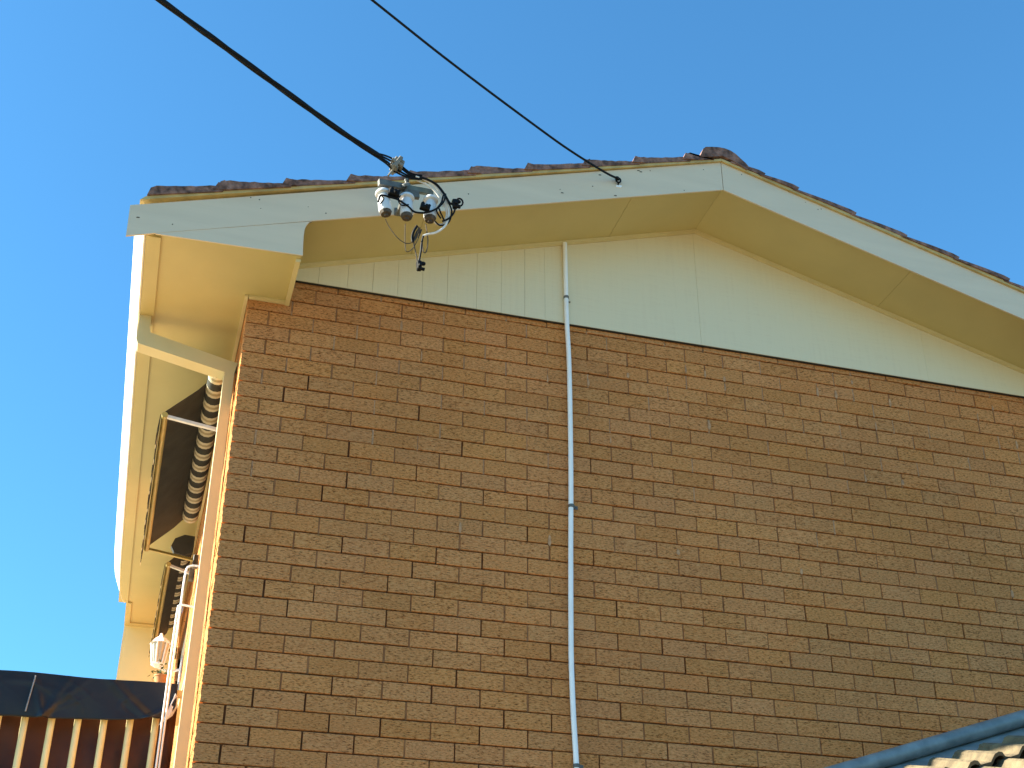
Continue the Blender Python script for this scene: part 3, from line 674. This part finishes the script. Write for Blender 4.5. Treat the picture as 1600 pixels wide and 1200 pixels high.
# plastic sheet folded over the rail
tp = MB(); NX, NZ = 220, 30
def crease(q): return abs(((q / 6.283) % 1.0) - 0.5) * 2
def fold(u, v):
    e = 0.016 * max(0, 1 - abs(u + 0.42 - 0.22 * v) / 0.05) + 0.014 * max(0, 1 - abs(u + 0.62 + 0.10 * v) / 0.03)
    e += 0.020 * max(0, 1 - abs(u + 0.20 - 0.30 * (1 - v)) / 0.045) + 0.012 * max(0, 1 - abs(u + 0.80 - 0.08 * v) / 0.025)
    e += 0.010 * max(0, 1 - abs(v - 0.35 - 0.15 * math.sin(u * 9)) / 0.12) * max(0, math.sin(u * 7 + 1)) + 0.008 * max(0, 1 - abs(u + 0.52 + 0.22 * v) / 0.03)
    for (a_, b_, c_, h_) in ((-0.70, 0.31, 0.020, 0.006), (-0.66, -0.22, 0.015, 0.005), (-0.585, 0.12, 0.018, 0.006), (-0.55, -0.35, 0.013, 0.006), (-0.49, 0.40, 0.02, 0.007), (-0.46, -0.10, 0.012, 0.005), (-0.36, 0.18, 0.016, 0.006), (-0.31, -0.28, 0.014, 0.006), (-0.25, 0.10, 0.012, 0.005), (-0.88, 0.25, 0.018, 0.006), (-0.93, -0.15, 0.012, 0.005)):
        e += h_ * max(0, 1 - abs(u - a_ - b_ * (v - 0.5) - 0.02 * math.sin(v * 9 + a_ * 40)) / c_) * max(0.0, 1 - abs(v - 0.4 - 0.3 * math.sin(a_ * 31)) / 0.45)
    return e * (0.35 + 0.65 * v) + 0.010 * math.sin(u * 6.5 + v * 2) * v + 0.004 * math.sin(u * 17 - v * 5) * v
vs = []; fs = []
x0t, x1t = -2.45, -0.075
for i in range(NX + 1):
    u = i / NX; x = x0t + (x1t - x0t) * u
    drop = 0.246 - 0.050 * max(0, (u - 0.62) / 0.37) + 0.003 * math.sin(u * 37)
    topz = 3.832 + 0.004 * math.sin(u * 21) - 0.006 * math.sin(u * 5)
    for j in range(NZ + 1):
        v = j / NZ
        if v < 0.12:
            y = 1.04 - 0.075 * v / 0.12; z = topz - 0.006 * abs(v - 0.06) / 0.06
        else:
            t = (v - 0.12) / 0.88
            fl = max(0, (u - 0.988) / 0.012)
            y = 0.962 - 0.010 * t - fold(x * 1.0, t) * 0.9 - 0.02 * fl * t; z = topz - 0.006 - drop * t
            z += 0.06 * fl * t * t
        vs.append((x + 0.0, y, z))
for i in range(NX):
    for j in range(NZ): fs.append((i * (NZ + 1) + j, (i + 1) * (NZ + 1) + j, (i + 1) * (NZ + 1) + j + 1, i * (NZ + 1) + j + 1))
tp.add(vs, fs)
to = tp.build('tarpaulin', 'tarp', None, True, recalc=False)
tag(to, 'black plastic sheet draped over the balcony rail', 'tarpaulin')
sd = to.modifiers.new('thick', 'SOLIDIFY'); sd.thickness = 0.002
ft = MB(); ft.add([(-0.150, 0.940, 3.600), (-0.118, 0.925, 3.660), (-0.085, 0.935, 3.775), (-0.070, 0.945, 3.760), (-0.068, 0.94, 3.700), (-0.085, 0.93, 3.655)],
                  [(0, 1, 5), (1, 2, 3), (1, 3, 4), (1, 4, 5)])
fo = ft.build('folded_corner', 'tarpunder', None, True); fo.parent = to
s2 = fo.modifiers.new('thick', 'SOLIDIFY'); s2.thickness = 0.002
ctp = MB(); ctp.tube(spline([(-0.790, 0.956, 3.812), (-0.793, 0.948, 3.77), (-0.799, 0.940, 3.70), (-0.806, 0.938, 3.62)], 5), 0.0042, 6)
cto = ctp.build('fold_glint', 'glint_grey', None, True); cto.parent = to  # pale tube drawn as a glint running down the sheet
# brown sheet behind the balusters
bs = MB(); vs = []; fs = []; NX, NZ = 60, 12
for i in range(NX + 1):
    for j in range(NZ + 1):
        x = -2.4 + 2.34 * i / NX; z = 2.93 + 0.83 * j / NZ
        vs.append((x, 1.075 + 0.012 * math.sin(x * 14 + z * 5) + 0.012 * math.sin(x * 5 - z * 11), z))
for i in range(NX):
    for j in range(NZ): fs.append((i * (NZ + 1) + j, (i + 1) * (NZ + 1) + j, (i + 1) * (NZ + 1) + j + 1, i * (NZ + 1) + j + 1))
bs.add(vs, fs); bo = bs.build('privacy_sheet', 'brownsheet', None, True, recalc=False)
tag(bo, 'dark brown sheet hung behind the balcony balusters', 'sheet'); s3 = bo.modifiers.new('thick', 'SOLIDIFY'); s3.thickness = 0.002

# wall lantern and pot plant near the end panel
ln = thing('wall_lantern', 'small white lantern on the side wall above the black plastic sheet', 'lantern', (-0.16, 3.0, 4.6))
lp = MB(); c = Vector((-0.165, 3.0, 4.735))
lp.lathe([(0.075, 0), (0.055, 0.025), (0.015, 0.055), (0.008, 0.075)], c, (0, 0, 1), 6); lp.build('lantern_cap', 'white', ln)
lp = MB(); lp.lathe([(0.040, -0.135), (0.060, -0.002)], c, (0, 0, 1), 6); lp.build('lantern_glass', 'lampglass', ln)
lp = MB()
for k in range(6):
    q = k * math.pi / 3 + 0.2; lp.tube([c + Vector((0.041 * math.cos(q), 0.041 * math.sin(q), -0.137)), c + Vector((0.0615 * math.cos(q), 0.0615 * math.sin(q), 0))], 0.006, 6)
lp.lathe([(0.02, -0.165), (0.045, -0.15), (0.045, -0.137)], c, (0, 0, 1), 6)
lp.tube([c + Vector((0, 0, -0.16)), c + Vector((0.08, 0, -0.19)), c + Vector((0.165, 0, -0.16))], 0.009, 8); lp.bbox(-0.014, -0.002, 2.95, 3.05, 4.50, 4.64, 0.003)
lp.build('lantern_frame', 'white', ln)
pt = thing('potted_plant', 'small leafy plant in a terracotta pot on the balcony rail behind the sheet', 'potted plant', (-0.20, 1.12, 3.83))
MB().bbox(-0.30, -0.10, 1.05, 1.17, 3.812, 3.858, 0.004).build('tray', 'terracotta', pt)
MB().lathe([(0.026, 0.0), (0.036, 0.05), (0.039, 0.052), (0.039, 0.06), (0.03, 0.06)], (-0.165, 1.11, 3.858), (0, 0, 1), 16).build('pot', 'terracotta', pt, True)
lf = MB()
for k in range(46):
    p = Vector((-0.175 + random.gauss(0, 0.028), 1.11 + random.gauss(0, 0.02), 3.925 + random.gauss(0, 0.022)))
    d = Vector((random.gauss(0, 1), random.gauss(0, 1), random.gauss(0.2, 0.8))).normalized(); s = d.cross(Vector((random.random(), random.random(), 1))).normalized()
    lf.add([p, p + d * 0.012 + s * 0.006, p + d * 0.028, p + d * 0.012 - s * 0.006], [(0, 1, 2, 3)])
lf.build('leaves', 'leaf', pt)

# ------------------------------------------------------------------ lower tiled roof at the right
lr = thing('lower_roof', 'lower roof of tan tiles with a blue grey metal capping beside the brick wall', 'roof', (4.0, -1.6, 0))
G = 0.42; D = Vector((1, 0, 0.326)); E_ = Vector((0, -1, -G)); P0 = Vector((2.967, -0.38, 3.262))
N_ = D.cross(Vector((0, 1, G))).normalized()
def pr_(s, t, h=0.0): return P0 + D * s + E_ * t + N_ * h
cp = MB(); cp.tube([pr_(-1.2, 0.0, 0.0), pr_(3.2, 0.0, 0.0)], 0.040, 16); cp.build('capping', 'zinc', lr, True)
fl = MB()
def slab(mb, s0, s1, t0, t1, h0, h1):
    vs = [pr_(s, t, h) for s in (s0, s1) for t in (t0, t1) for h in (h0, h1)]
    mb.add(vs, [(0, 1, 3, 2), (4, 6, 7, 5), (0, 4, 5, 1), (2, 3, 7, 6), (0, 2, 6, 4), (1, 5, 7, 3)])
slab(fl, -1.2, 3.2, 0.0, 0.62, -0.047, -0.040); fl.build('flashing', 'zinc', lr)
tt = MB(); prof = [(0, 0), (0.05, 0.0), (0.064, 0.014), (0.078, 0.030), (0.10, 0.034), (0.118, 0.026), (0.130, 0.006), (0.142, 0.0)]
for cidx in range(7):
    for k in range(-8, 23):
        s0 = 0.142 * k + (0.03 if cidx % 2 else 0); t0 = 0.25 + 0.27 * cidx; t1 = t0 + 0.31
        jt = jit(0.008); hh = 0.008
        vs = [pr_(s0 + a, t0 + jit(0.004), b - 0.012) for a, b in prof] + [pr_(s0 + a, t1 + jt, b + 0.030 + jit(0.002)) for a, b in prof]
        n = len(prof); m0 = len(vs); vs += [p - N_ * 0.018 for p in vs]
        fs = [(i, i + 1, i + 1 + n, i + n) for i in range(n - 1)] + [(i + m0, i + n + m0, i + 1 + n + m0, i + 1 + m0) for i in range(n - 1)]
        fs += [(i, i + m0, i + 1 + m0, i + 1) for i in range(n - 1)] + [(i + n, i + 1 + n, i + 1 + n + m0, i + n + m0) for i in range(n - 1)]
        tt.add(vs, fs)
tt.build('tiles', 'tileroof', lr)
us = MB(); slab(us, -1.15, 3.15, 0.02, 2.3, -0.09, -0.05); us.build('roof_deck', 'crack_and_shadow', lr)
pw_ = MB()
for (s, t) in ((-1.0, 0.2), (3.0, 0.2), (-1.0, 2.2), (3.0, 2.2)):
    p = pr_(s, t, -0.09); pw_.bbox(p.x - 0.05, p.x + 0.05, p.y - 0.05, p.y + 0.05, 0.0, p.z - 0.02, 0.004)
pw_.build('posts', 'concrete', lr)
